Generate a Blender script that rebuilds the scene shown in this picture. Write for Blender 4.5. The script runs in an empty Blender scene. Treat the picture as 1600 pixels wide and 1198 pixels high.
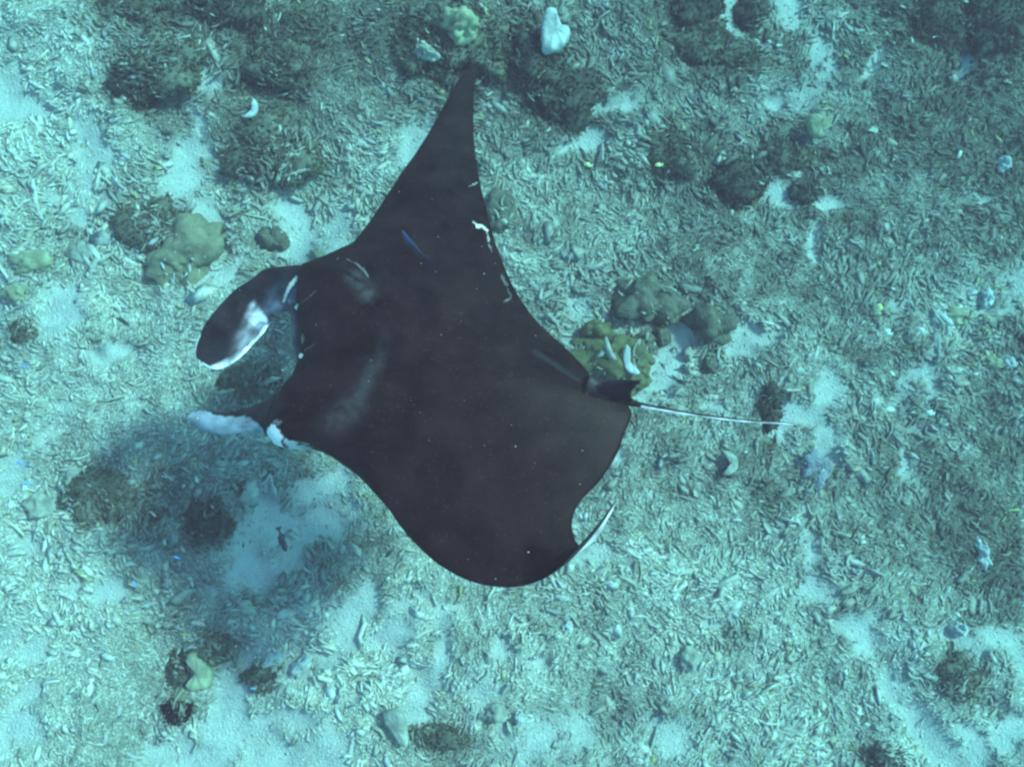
import bpy, bmesh, math, random
import numpy as np
from mathutils import Vector, Matrix, noise as mnoise, kdtree

random.seed(11)
rng = np.random.default_rng(23)
scene = bpy.context.scene
col = scene.collection
rad = math.radians

# ------------------------------------------------------------------ camera
CAM = np.array([0.0, 0.0, 5.6])
TILT = rad(7.0)
HFOV = rad(65.0)
FPX = 800.0 / math.tan(HFOV / 2)
cd = bpy.data.cameras.new('camera')
cam = bpy.data.objects.new('camera', cd)
col.objects.link(cam)
cam.location = CAM
cam.rotation_euler = (TILT, 0, 0)
cd.sensor_width = 36.0
cd.angle = HFOV
cd.clip_end = 200.0
scene.camera = cam

# ------------------------------------------------------------------ light
SUN_DIR = Vector((-0.90, -0.46, -1.0)).normalized()      # the way the light travels
world = bpy.data.worlds.new('World')
scene.world = world
world.use_nodes = True
wn = world.node_tree.nodes
wl = world.node_tree.links
bg = wn['Background']
sky = wn.new('ShaderNodeTexSky')
sky.sky_type = 'NISHITA'
sky.sun_disc = False
sky.sun_elevation = math.asin(-SUN_DIR.z)
sky.sun_rotation = math.atan2(-SUN_DIR.x, -SUN_DIR.y)
wl.new(sky.outputs['Color'], bg.inputs['Color'])
bg.inputs['Strength'].default_value = 0.15
sd = bpy.data.lights.new('sun', 'SUN')
sun = bpy.data.objects.new('sun', sd)
col.objects.link(sun)
sun.rotation_euler = SUN_DIR.to_track_quat('-Z', 'Y').to_euler()
sun.location = (4, 2, 9)
sd.energy = 3.0
sd.angle = rad(7.0)
sd.color = (1.0, 0.92, 0.85)
vs = scene.view_settings
vs.view_transform = 'Standard'
vs.look = 'None'
vs.gamma = 1.0
vs.exposure = 0.90
scene.render.engine = 'CYCLES'
cy = scene.cycles
cy.use_denoising = True
cy.pixel_filter_type = 'BLACKMAN_HARRIS'
cy.filter_width = 2.5
cy.max_bounces = 6
cy.diffuse_bounces = 3
cy.glossy_bounces = 2
cy.volume_bounces = 1
cy.transparent_max_bounces = 4

# ------------------------------------------------------------------ helpers
cT, sT = math.cos(TILT), math.sin(TILT)
def ray(px, py):
    x = (px - 800.0) / FPX
    y = -(py - 599.0) / FPX
    return np.array([x, y * cT + sT, y * sT - cT])

_tab = rng.random((256, 256))
def vnoise(x, y, s=0):
    x = np.asarray(x, float) + 17.3 * s + 1000
    y = np.asarray(y, float) + 31.7 * s + 1000
    xi = np.floor(x).astype(int); yi = np.floor(y).astype(int)
    fx = x - xi; fy = y - yi
    fx = fx * fx * (3 - 2 * fx); fy = fy * fy * (3 - 2 * fy)
    a = _tab[xi % 256, yi % 256]; b = _tab[(xi + 1) % 256, yi % 256]
    c = _tab[xi % 256, (yi + 1) % 256]; d = _tab[(xi + 1) % 256, (yi + 1) % 256]
    return (a * (1 - fx) + b * fx) * (1 - fy) + (c * (1 - fx) + d * fx) * fy
def fbm(x, y, o=4, s=0):
    t = 0; a = 0.5
    for k in range(o):
        t = t + a * vnoise(np.asarray(x) * 2 ** k, np.asarray(y) * 2 ** k, s + k)
        a *= 0.5
    return t / (1 - 0.5 ** o)

def ground_base(x, y):
    return -0.075 * x - 0.045 * y + 0.34 * (fbm(x * 0.55, y * 0.55, 3, 3) - 0.5) + 0.16 * (fbm(x * 2.1, y * 2.1, 3, 9) - 0.5)

def on_ground(px, py, up=0.0):
    d = ray(px, py)
    z = 0.0
    for _ in range(12):
        t = (z + up - CAM[2]) / d[2]
        p = CAM + d * t
        z = float(ground_base(p[0], p[1]))
    return p
def to_px(x, y, z):
    X = np.asarray(x) - CAM[0]; Y = np.asarray(y) - CAM[1]; Z = np.asarray(z) - CAM[2]
    yc = Y * cT + Z * sT
    zc = -Y * sT + Z * cT
    return 800 + FPX * X / -zc, 599 - FPX * yc / -zc
MPP = 5.6 / FPX                         # metres per photo pixel on the sea floor, roughly

def tag(o, label=None, cat=None, group=None, kind=None):
    if label: o['label'] = label
    if cat: o['category'] = cat
    if group: o['group'] = group
    if kind: o['kind'] = kind
    return o

def mesh_np(name, V, loops, starts, smooth=True):
    m = bpy.data.meshes.new(name)
    V = np.ascontiguousarray(V, np.float32)
    m.vertices.add(len(V)); m.vertices.foreach_set('co', V.ravel())
    loops = np.ascontiguousarray(loops, np.int32); starts = np.ascontiguousarray(starts, np.int32)
    m.loops.add(len(loops)); m.loops.foreach_set('vertex_index', loops)
    m.polygons.add(len(starts)); m.polygons.foreach_set('loop_start', starts)
    m.update(calc_edges=True)
    if smooth:
        m.polygons.foreach_set('use_smooth', np.ones(len(starts), bool))
    m.validate()
    return m
def mesh_list(name, V, F, smooth=True):
    m = bpy.data.meshes.new(name)
    m.from_pydata([tuple(v) for v in V], [], F)
    m.update()
    if smooth:
        m.polygons.foreach_set('use_smooth', np.ones(len(m.polygons), bool))
    return m
def set_col(m, C, name='tint'):
    C = np.asarray(C, np.float32)
    if C.shape[1] == 3:
        C = np.concatenate([C, np.ones((len(C), 1), np.float32)], 1)
    a = m.color_attributes.new(name, 'FLOAT_COLOR', 'POINT')
    a.data.foreach_set('color', np.ascontiguousarray(C, np.float32).ravel())
def link(name, m, mat, parent=None):
    o = bpy.data.objects.new(name, m)
    if mat and not m.materials: m.materials.append(mat)
    col.objects.link(o)
    if parent: o.parent = parent
    return o

# ------------------------------------------------------------------ materials
def new_mat(name):
    m = bpy.data.materials.new(name); m.use_nodes = True
    nt = m.node_tree
    return m, nt, nt.nodes, nt.links, nt.nodes['Principled BSDF']
def noise_node(nt, scale, detail=4, rough=0.6, vec=None):
    n = nt.nodes.new('ShaderNodeTexNoise')
    n.inputs['Scale'].default_value = scale; n.inputs['Detail'].default_value = detail; n.inputs['Roughness'].default_value = rough
    if vec is None:
        tc = nt.nodes.new('ShaderNodeTexCoord'); vec = tc.outputs['Object']
    nt.links.new(vec, n.inputs['Vector'])
    return n
def ramp(nt, fac, stops):
    r = nt.nodes.new('ShaderNodeValToRGB')
    e = r.color_ramp.elements
    while len(e) < len(stops): e.new(0.5)
    for k, (p, c) in enumerate(stops):
        e[k].position = p; e[k].color = (*c, 1) if len(c) == 3 else c
    nt.links.new(fac, r.inputs['Fac'])
    return r
def mix(nt, mode, fac, a, b):
    n = nt.nodes.new('ShaderNodeMix'); n.data_type = 'RGBA'; n.blend_type = mode
    for sock, v in ((n.inputs['Factor'], fac), (n.inputs[6], a), (n.inputs[7], b)):
        if isinstance(v, (int, float)): sock.default_value = v
        elif isinstance(v, tuple): sock.default_value = (*v, 1)
        else: nt.links.new(v, sock)
    return n.outputs[2]
def bump(nt, bs, height, strength, dist):
    b = nt.nodes.new('ShaderNodeBump')
    b.inputs['Strength'].default_value = strength; b.inputs['Distance'].default_value = dist
    nt.links.new(height, b.inputs['Height']); nt.links.new(b.outputs['Normal'], bs.inputs['Normal'])

def rubble_material():
    m, nt, N, L, bs = new_mat('coral_rubble_skin')
    at = N.new('ShaderNodeAttribute'); at.attribute_name = 'tint'
    n = noise_node(nt, 26, 5)
    r = ramp(nt, n.outputs['Fac'], [(0.3, (0.62, 0.6, 0.55)), (0.62, (1.12, 1.1, 1.05))])
    L.new(mix(nt, 'MULTIPLY', 1.0, at.outputs['Color'], r.outputs['Color']), bs.inputs['Base Color'])
    bs.inputs['Roughness'].default_value = 0.95
    bs.inputs['Specular IOR Level'].default_value = 0.1
    bump(nt, bs, noise_node(nt, 90, 3).outputs['Fac'], 0.5, 0.01)
    return m
def seabed_material():
    m, nt, N, L, bs = new_mat('sand_and_silt')
    at = N.new('ShaderNodeAttribute'); at.attribute_name = 'sandmask'
    fine = noise_node(nt, 55, 6, 0.7)
    mid = noise_node(nt, 9, 5, 0.65)
    sand = ramp(nt, mid.outputs['Fac'], [(0.3, (0.46, 0.45, 0.43)), (0.7, (0.58, 0.57, 0.545))])
    # crumbs: cells of broken coral too small to build, warped so that they do not look round
    tc = N.new('ShaderNodeTexCoord')
    wv = N.new('ShaderNodeVectorMath'); wv.operation = 'MULTIPLY_ADD'
    L.new(noise_node(nt, 20, 3, 0.6).outputs['Color'], wv.inputs[0]); wv.inputs[1].default_value = (0.07, 0.07, 0.07); L.new(tc.outputs['Object'], wv.inputs[2])
    vo = N.new('ShaderNodeTexVoronoi'); vo.inputs['Scale'].default_value = 42; L.new(wv.outputs[0], vo.inputs['Vector'])
    ve = N.new('ShaderNodeTexVoronoi'); ve.feature = 'DISTANCE_TO_EDGE'; ve.inputs['Scale'].default_value = 42; L.new(wv.outputs[0], ve.inputs['Vector'])
    sep = N.new('ShaderNodeSeparateColor'); L.new(vo.outputs['Color'], sep.inputs[0])
    cell = ramp(nt, sep.outputs[0], [(0.0, (0.36, 0.345, 0.31)), (0.55, (0.50, 0.48, 0.44)), (1.0, (0.64, 0.62, 0.57))])
    edge = ramp(nt, ve.outputs['Distance'], [(0.02, (0.45, 0.44, 0.42)), (0.16, (1, 1, 1))])
    silt = N.new('ShaderNodeMix'); silt.data_type = 'RGBA'; silt.blend_type = 'MULTIPLY'; silt.inputs['Factor'].default_value = 1.0
    L.new(cell.outputs['Color'], silt.inputs[6]); L.new(edge.outputs['Color'], silt.inputs[7])
    ap = N.new('ShaderNodeAttribute'); ap.attribute_name = 'pale'
    pr = ramp(nt, ap.outputs['Fac'], [(0.0, (0.38, 0.37, 0.34)), (0.8, (1.15, 1.15, 1.12))])
    silt_c = mix(nt, 'MULTIPLY', 1.0, silt.outputs[2], pr.outputs['Color'])
    c = mix(nt, 'MIX', at.outputs['Fac'], silt_c, sand.outputs['Color'])
    speck = ramp(nt, noise_node(nt, 130, 2).outputs['Fac'], [(0.32, (0.5, 0.48, 0.42)), (0.42, (1, 1, 1))])
    L.new(mix(nt, 'MULTIPLY', 0.75, c, speck.outputs['Color']), bs.inputs['Base Color'])
    bs.inputs['Roughness'].default_value = 1.0
    bs.inputs['Specular IOR Level'].default_value = 0.05
    hs = N.new('ShaderNodeMath'); hs.operation = 'MULTIPLY_ADD'; L.new(ve.outputs['Distance'], hs.inputs[0]); hs.inputs[1].default_value = 2.0; L.new(fine.outputs['Fac'], hs.inputs[2])
    bump(nt, bs, hs.outputs[0], 0.6, 0.02)
    return m
_cm = {}
def coral_material(name, dark, light, scale=14, rough_bump=0.6, cells=0):
    if name in _cm: return _cm[name]
    m, nt, N, L, bs = new_mat(name)
    n = noise_node(nt, scale, 6, 0.68)
    r = ramp(nt, n.outputs['Fac'], [(0.3, dark), (0.7, light)])
    out = r.outputs['Color']
    n2 = noise_node(nt, 3.2, 3)
    r2 = ramp(nt, n2.outputs['Fac'], [(0.3, (0.7, 0.7, 0.72)), (0.7, (1.2, 1.18, 1.1))])
    out = mix(nt, 'MULTIPLY', 1.0, out, r2.outputs['Color'])
    L.new(out, bs.inputs['Base Color'])
    bs.inputs['Roughness'].default_value = 0.95
    bs.inputs['Specular IOR Level'].default_value = 0.08
    if cells:
        v = N.new('ShaderNodeTexVoronoi'); v.inputs['Scale'].default_value = cells
        tc = N.new('ShaderNodeTexCoord'); L.new(tc.outputs['Object'], v.inputs['Vector'])
        bump(nt, bs, v.outputs['Distance'], rough_bump, 0.02)
    else:
        bump(nt, bs, noise_node(nt, scale * 4, 4).outputs['Fac'], rough_bump, 0.02)
    _cm[name] = m
    return m
M_RUB = rubble_material()
M_BED = seabed_material()

# ------------------------------------------------------------------ layout of the sea floor
# bare sand: photo x, y, half width, half height, angle
SAND = [(302,268,46,30,-25),(325,102,20,32,0),(312,165,14,28,0),(316,205,11,26,10),(345,425,48,20,-35),(332,358,14,42,0),
 (462,312,30,32,20),(478,350,24,30,0),(455,375,22,16,0),(14,150,34,40,0),(60,175,40,28,10),(945,168,50,18,-15),(925,205,24,40,10),(905,235,24,14,0),
 (1062,530,22,36,10),(1045,580,36,30,0),(1010,612,30,16,10),(1195,525,38,26,-25),(1165,545,28,16,0),(1290,598,38,34,-10),
 (1248,648,60,36,0),(1285,690,40,26,20),(1142,28,13,42,15),(1122,45,12,10,0),(1228,312,22,34,15),(1258,270,14,14,0),(1290,320,34,18,-10),(1278,393,16,18,0),(1275,370,14,12,0),
 (440,830,105,55,-8),(380,900,45,36,0),(500,760,48,30,0),(178,930,26,28,0),(545,970,36,36,30),(520,1010,22,20,0),(470,1032,40,22,-35),
 (365,1080,32,62,8),(350,1130,30,40,0),(660,1085,28,52,15),(690,1010,30,40,20),(650,1035,40,16,0),(20,1160,38,28,-25),(300,1188,55,24,0),
 (1262,860,15,34,10),(1275,930,30,26,0),(1248,805,14,34,0),(1470,1150,62,26,35),(1400,1075,18,44,-30),(1350,990,26,36,-30),(1585,1140,40,34,20),
 (180,540,26,18,0),(90,488,40,24,10),(965,690,18,20,0),(905,800,10,18,0),(1525,90,32,14,-10),(1360,90,12,22,20),(620,985,30,26,0),
 (25,1100,18,26,20),(110,930,20,12,0),(30,840,20,14,0),(800,1030,22,18,0),(1100,985,18,18,0),(555,1085,30,14,-10),(1180,75,20,14,0),(560,640,1,1,0),
 (760,175,18,12,0),(755,130,10,18,0),(1200,165,22,12,0),(1130,640,20,10,0),(1540,470,16,24,0),(860,1040,22,14,0),(720,960,20,10,0),(420,1140,60,22,-10)]
_S = []
for (x, y, a, b, ang) in SAND:
    p = on_ground(x, y); s = np.linalg.norm(p - CAM) / FPX
    _S.append((p[0], p[1], a * s, b * s, -rad(ang)))
def sandmask(x, y):
    x = np.asarray(x, float); y = np.asarray(y, float)
    wx = x + 0.40 * (fbm(x * 3.6, y * 3.6, 5, 21) - 0.5)
    wy = y + 0.40 * (fbm(x * 3.6, y * 3.6, 5, 41) - 0.5)
    best = np.full(x.shape, 9.0)
    for (cx, cyy, a, b, t) in _S:
        dx = wx - cx; dy = wy - cyy
        u = (dx * math.cos(t) + dy * math.sin(t)) / a
        v = (-dx * math.sin(t) + dy * math.cos(t)) / b
        best = np.minimum(best, np.sqrt(u * u + v * v))
    m = 1 - np.clip((best - 0.45 + 0.9 * (fbm(x * 8, y * 8, 4, 88) - 0.5)) / 0.8, 0, 1)
    m = m * m * (3 - 2 * m)
    w = fbm(x * 1.7, y * 1.7, 4, 77)
    return np.clip(np.maximum(m, np.clip((w - 0.66) * 8, 0, 0.8)), 0, 1)
# how silted and pale (1) or dark (0) the rubble is, algae patches included
PALE = [(60,180,160,170,0.55),(60,900,180,170,0.55),(520,1060,250,140,0.48),(15,150,120,150,0.25),(40,1120,150,110,0.25),(1500,1120,170,110,0.2),(60,500,150,120,0.35),(1000,1000,300,160,0.10),(1440,1080,170,110,0.35),(1250,620,110,90,0.3),(1500,480,100,90,0.25),(950,330,190,130,0.22),(700,1060,240,130,0.10),(560,200,100,110,0.12),
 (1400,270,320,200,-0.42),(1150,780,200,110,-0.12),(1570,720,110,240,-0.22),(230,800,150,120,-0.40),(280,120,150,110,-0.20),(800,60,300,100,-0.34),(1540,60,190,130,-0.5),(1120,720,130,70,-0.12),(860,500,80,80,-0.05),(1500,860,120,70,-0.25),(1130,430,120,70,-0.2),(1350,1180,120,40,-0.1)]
_P = []
for (x, y, a, b, w) in PALE:
    p = on_ground(x, y); s = np.linalg.norm(p - CAM) / FPX
    _P.append((p[0], p[1], a * s, b * s, w))
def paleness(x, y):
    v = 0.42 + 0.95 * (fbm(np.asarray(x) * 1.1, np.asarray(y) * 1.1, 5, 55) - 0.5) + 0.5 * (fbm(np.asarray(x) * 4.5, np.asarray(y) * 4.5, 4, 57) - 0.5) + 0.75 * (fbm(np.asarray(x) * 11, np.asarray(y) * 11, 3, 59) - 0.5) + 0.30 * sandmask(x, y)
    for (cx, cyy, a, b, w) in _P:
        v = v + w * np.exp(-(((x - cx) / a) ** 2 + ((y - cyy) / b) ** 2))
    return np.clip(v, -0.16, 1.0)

def ground(x, y):
    s = sandmask(x, y)
    return ground_base(x, y) - 0.045 * s + (1 - s) * 0.07 * (fbm(np.asarray(x) * 7, np.asarray(y) * 7, 3, 5) - 0.5)

# ------------------------------------------------------------------ seabed
ax = np.concatenate([np.linspace(-22, -5.2, 22)[:-1], np.linspace(-5.2, 5.4, 354), np.linspace(5.4, 22, 22)[1:]])
ay = np.concatenate([np.linspace(-20, -4.0, 22)[:-1], np.linspace(-4.0, 5.0, 300), np.linspace(5.0, 22, 22)[1:]])
GX, GY = np.meshgrid(ax, ay)
SM = sandmask(GX, GY)
GZ = ground(GX, GY)
nx, ny = len(ax), len(ay)
idx = np.arange(nx * ny).reshape(ny, nx)
q = np.stack([idx[:-1, :-1], idx[:-1, 1:], idx[1:, 1:], idx[1:, :-1]], -1).reshape(-1, 4)
m = mesh_np('seabed', np.stack([GX, GY, GZ], -1).reshape(-1, 3), q.ravel(), np.arange(len(q)) * 4)
a = m.attributes.new('sandmask', 'FLOAT', 'POINT')
a.data.foreach_set('value', SM.ravel().astype(np.float32))
tag(link('seabed', m, M_BED), 'sea floor of white sand and grey silt under the rubble', kind='structure')

# ------------------------------------------------------------------ coral rubble pieces
def proto_stick(k, sides=4, rings=3):
    r = random.Random(100 + k)
    bend = r.uniform(-0.35, 0.35); rr = r.uniform(0.11, 0.17)
    V = [(-0.5, 0, 0)]
    for i in range(rings):
        t = (i + 0.5) / rings
        x = -0.42 + 0.84 * i / (rings - 1)
        yy = bend * (1 - (2 * t - 1) ** 2)
        rad_ = rr * r.uniform(0.75, 1.15) * (1.1 - 0.5 * t)
        for j in range(sides):
            a = 2 * math.pi * j / sides + k
            V.append((x, yy + rad_ * math.cos(a), rad_ * math.sin(a) * 0.8))
    V.append((0.5, 0, 0.02))
    F = []
    for j in range(sides):
        F.append((0, 1 + (j + 1) % sides, 1 + j))
        e = 1 + (rings - 1) * sides
        F.append((len(V) - 1, e + j, e + (j + 1) % sides))
    for i in range(rings - 1):
        for j in range(sides):
            a = 1 + i * sides + j; b = 1 + i * sides + (j + 1) % sides
            F.append((a, b, b + sides)); F.append((a, b + sides, a + sides))
    return np.array(V), np.array(F)
def proto_fork(k, sides=4, rings=3):
    V1, F1 = proto_stick(k, sides, rings)
    V2, F2 = proto_stick(k + 50, sides, rings)
    a = random.Random(k).uniform(0.6, 1.1)
    V2 = V2 * [0.55, 0.8, 0.8] + [0.28, 0, 0]
    c, s = math.cos(a), math.sin(a)
    V2 = np.stack([V2[:, 0] * c - V2[:, 1] * s, V2[:, 0] * s + V2[:, 1] * c, V2[:, 2]], 1) + [0.05, V1[1 + sides * (rings // 2):1 + sides * (rings // 2 + 1), 1].mean(), 0]
    return np.concatenate([V1, V2]), np.concatenate([F1, F2 + len(V1)])
def proto_flake(k, nu=3, nv=3):
    r = random.Random(300 + k)
    curl = r.uniform(0.5, 1.5); w = r.uniform(0.18, 0.30); tw = r.uniform(-0.5, 0.5)
    top, bot = [], []
    for i in range(nu):
        t = i / (nu - 1) * 2 - 1
        ww = w * (1.02 - 0.75 * t * t) * r.uniform(0.8, 1.2)
        for j in range(nv):
            s = 2 * j / (nv - 1) - 1
            x = 0.5 * t * (1 - 0.06 * s * s); y = ww * s + 0.18 * tw * t * t
            z = curl * 0.16 * s * s + 0.10 * tw * t * s + r.uniform(-0.02, 0.02)
            top.append((x, y, z + 0.022)); bot.append((x, y, z - 0.022))
    V = np.array(top + bot); n = nu * nv
    F = []
    for i in range(nu - 1):
        for j in range(nv - 1):
            a = i * nv + j; b = a + 1; c = a + nv + 1; d = a + nv
            F += [(a, d, c), (a, c, b), (n + a, n + c, n + d), (n + a, n + b, n + c)]
    loop = [i * nv for i in range(nu)] + [(nu - 1) * nv + j for j in range(1, nv)] + [i * nv + nv - 1 for i in range(nu - 2, -1, -1)] + [j for j in range(nv - 2, 0, -1)]
    for a, b in zip(loop, loop[1:] + loop[:1]):
        F += [(a, b, n + b), (a, n + b, n + a)]
    return V, np.array(F)
def proto_shard(k):
    r = random.Random(700 + k)
    w = r.uniform(0.14, 0.3)
    V = [(-0.5, r.uniform(-.1, .1), 0), (0.5, r.uniform(-.1, .1), 0.02)]
    for x in (-0.18, 0.2):
        b = r.uniform(-0.16, 0.16)
        V += [(x, b + w * r.uniform(.7, 1.1), r.uniform(-.05, .05)), (x, b, 0.13), (x, b - w * r.uniform(.7, 1.1), r.uniform(-.05, .05)), (x, b, -0.07)]
    F = []
    for j in range(4):
        a, b = 2 + j, 2 + (j + 1) % 4
        F += [(0, b, a), (1, a + 4, b + 4), (a, b, b + 4), (a, b + 4, a + 4)]
    return np.array(V), np.array(F)
def proto_plate(k):
    r = random.Random(900 + k)
    V = [(0, 0, 0.07), (0, 0, -0.07)]
    for j in range(7):
        a = 2 * math.pi * j / 7 + r.uniform(-.3, .3); q = r.uniform(0.28, 0.52)
        V.append((math.cos(a) * q, math.sin(a) * q * 0.8, r.uniform(-.05, .05)))
    F = []
    for j in range(7):
        F += [(0, 2 + j, 2 + (j + 1) % 7), (1, 2 + (j + 1) % 7, 2 + j)]
    return np.array(V), np.array(F)
PROTO = [proto_stick(k, 3, 3) for k in range(7)] + [proto_fork(k, 3, 3) for k in range(4)] + [proto_shard(k) for k in range(7)] + [proto_plate(k) for k in range(6)]
FINE = [proto_stick(k, 7, 6) for k in range(7)] + [proto_fork(k, 7, 5) for k in range(4)] + [proto_flake(k, 6, 5) for k in range(7)]
PW = np.array([1.3] * 7 + [0.6] * 4 + [1.5] * 7 + [1.3] * 6); PW = PW / PW.sum()

def rot_mats(yaw, pitch, roll):
    cy_, sy_ = np.cos(yaw), np.sin(yaw); cp, sp = np.cos(pitch), np.sin(pitch); cr, sr = np.cos(roll), np.sin(roll)
    R = np.empty((len(yaw), 3, 3))
    R[:, 0, 0] = cy_ * cp; R[:, 0, 1] = cy_ * sp * sr - sy_ * cr; R[:, 0, 2] = cy_ * sp * cr + sy_ * sr
    R[:, 1, 0] = sy_ * cp; R[:, 1, 1] = sy_ * sp * sr + cy_ * cr; R[:, 1, 2] = sy_ * sp * cr - cy_ * sr
    R[:, 2, 0] = -sp; R[:, 2, 1] = cp * sr; R[:, 2, 2] = cp * cr
    return R
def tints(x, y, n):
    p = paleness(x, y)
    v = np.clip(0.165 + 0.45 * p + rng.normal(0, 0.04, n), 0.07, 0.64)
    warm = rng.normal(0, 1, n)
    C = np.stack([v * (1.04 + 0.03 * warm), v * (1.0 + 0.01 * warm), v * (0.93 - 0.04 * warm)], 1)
    odd = rng.random(n)
    C[odd < 0.02] = np.array([0.52, 0.52, 0.49])
    C[(odd > 0.05) & (odd < 0.06)] = np.array([0.36, 0.36, 0.2])
    return np.clip(C, 0.02, 0.75)

# ------------------------------------------------------------------ coral heads and algae clumps
ALG = coral_material('algae_brown', (0.09, 0.088, 0.07), (0.25, 0.24, 0.19), 26, 0.8)
ALG2 = coral_material('algae_dark', (0.05, 0.05, 0.047), (0.15, 0.145, 0.125), 26, 0.8)
BRN = coral_material('massive_brown', (0.16, 0.145, 0.105), (0.27, 0.245, 0.175), 30, 0.35, 90)
OLV = coral_material('massive_olive', (0.085, 0.085, 0.045), (0.19, 0.18, 0.10), 26, 0.35, 90)
GRB = coral_material('lobed_grey_brown', (0.08, 0.076, 0.062), (0.19, 0.18, 0.145), 30, 0.5, 80)
YEL = coral_material('pale_yellow_coral', (0.24, 0.24, 0.16), (0.46, 0.45, 0.31), 20, 0.5)
WHT = coral_material('bleached_coral', (0.36, 0.36, 0.36), (0.60, 0.60, 0.61), 16, 0.4)
PAL = coral_material('pale_rock', (0.22, 0.215, 0.19), (0.48, 0.47, 0.42), 16, 0.6)
LAV = coral_material('lavender_coral', (0.17, 0.17, 0.21), (0.34, 0.34, 0.40), 24, 0.6, 60)
BLK = coral_material('black_urchin_skin', (0.008, 0.008, 0.009), (0.025, 0.024, 0.022), 40, 0.8)

def ico(sub):
    bm = bmesh.new(); bmesh.ops.create_icosphere(bm, subdivisions=sub, radius=1)
    V = np.array([v.co[:] for v in bm.verts]); F = [tuple(v.index for v in f.verts) for f in bm.faces]
    bm.free(); return V, F
ICO = {s: ico(s) for s in (2, 3, 4, 5)}

def tufts(V, N_, count, length, width, seed, up=0.5):
    """short forked filaments standing on a surface: closed three-sided spikes"""
    g = np.random.default_rng(seed)
    k = g.integers(0, len(V), count)
    P = V[k] + g.normal(0, length * 0.25, (count, 3))
    D = N_[k] + g.normal(0, 0.55, (count, 3)); D[:, 2] += up
    D /= np.linalg.norm(D, axis=1)[:, None]
    A = np.cross(D, g.normal(0, 1, (count, 3))); A /= np.linalg.norm(A, axis=1)[:, None] + 1e-9
    B = np.cross(D, A)
    L_ = length * g.uniform(0.5, 1.4, count)[:, None]; W = width * g.uniform(0.6, 1.4, count)[:, None]
    mid = P + D * L_ * 0.55
    tip = P + D * L_ + A * L_ * g.normal(0, 0.35, (count, 1)) + B * L_ * g.normal(0, 0.35, (count, 1))
    b0 = P - D * L_ * 0.3
    v = np.stack([b0, mid + A * W, mid - A * W * 0.5 + B * W * 0.87, mid - A * W * 0.5 - B * W * 0.87, tip], 1)
    f = np.array([(0, 2, 1), (0, 3, 2), (0, 1, 3), (4, 1, 2), (4, 2, 3), (4, 3, 1)])
    F = f[None] + (np.arange(count) * 5)[:, None, None]
    return v.reshape(-1, 3), F.reshape(-1, 3)

seed_c = [0]
_L = []
def lump(name, px, py, rx, ry, h, mat, label, cat, style='algae', ang=0.0, group=None, lobes=0.35, sub=4, tuft=1.0, sink=0.42):
    """a coral head or overgrown boulder: rx, ry half sizes in photo pixels, h its height in metres"""
    seed_c[0] += 1; sd_ = seed_c[0] * 7.31
    p = on_ground(px, py)
    s = np.linalg.norm(p - CAM) / FPX
    a, b = rx * s, ry * s
    if style == 'algae': a, b, h = a * 1.1, b * 1.1, h * 0.55
    V, F = ICO[sub]
    V = V.copy()
    out = np.empty_like(V)
    mean = (a + b) / 2
    for i, v in enumerate(V):
        q = Vector((v[0] * a, v[1] * b, v[2] * h)) / max(mean, 1e-6)
        o3 = Vector((sd_, sd_ * 0.37, -sd_ * 0.61))
        n1 = mnoise.fractal(q * 1.3 + o3, 1.0, 2.0, 3)
        if style == 'massive':
            vd = mnoise.voronoi(q * 1.35 + o3)[0][0]
            d = 1 + 0.34 * n1 + lobes * (0.38 - vd) + 0.05 * mnoise.fractal(q * 5 + o3, 1.0, 2.0, 3)
        elif style == 'chunk':
            d = 1 + 0.45 * n1 + 0.30 * (0.4 - abs(mnoise.noise(q * 1.7 + o3)) * 2) + 0.16 * mnoise.fractal(q * 4.5 + o3, 0.9, 2.0, 4)
        else:
            vd = mnoise.voronoi(q * 2.6 + o3)[0][0]
            d = 1 + 0.55 * n1 + lobes * (0.35 - vd) + 0.13 * mnoise.fractal(q * 6 + o3, 1.0, 2.0, 3)
        out[i] = np.array(v) * d
    out *= [a, b, h]
    out[:, 2] = np.maximum(out[:, 2], -0.5 * h)
    if style in ('algae', 'massive') and a > 0.06: _L.append((p[0], p[1], a, b, h, float(ground_base(p[0], p[1])) + h * (0.5 - sink) - 0.02, style))
    if style == 'algae': _P.append((p[0], p[1], a * 1.3, b * 1.3, -0.5))
    root = bpy.data.objects.new(name, None) if style == 'algae' else None
    z0 = float(ground_base(p[0], p[1])) + h * (0.5 - sink) - 0.02
    m = mesh_list(name, out, F)
    if root:
        col.objects.link(root); root.location = (p[0], p[1], z0); root.rotation_euler = (0, 0, rad(ang))
        tag(root, label, cat, group)
        body = link('boulder', m, mat, root)
        nrm = np.array([v.normal[:] for v in m.vertices])
        ok = np.where(out[:, 2] > -0.25 * h)[0]
        cnt = int(min(3600, max(300, 1500 * tuft * a * b / 0.04)))
        tv, tf = tufts(out[ok], nrm[ok], cnt, 0.022, 0.0055, seed_c[0])
        t = mesh_np('algae_tufts', tv, tf.ravel(), np.arange(len(tf)) * 3)
        tag(link('algae_tufts', t, mat, root), kind='stuff')
        return root
    o = link(name, m, mat)
    o.location = (p[0], p[1], z0); o.rotation_euler = (0, 0, rad(ang))
    tag(o, label, cat, group)
    return o

C_, B_ = 'coral', 'boulder'
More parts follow.
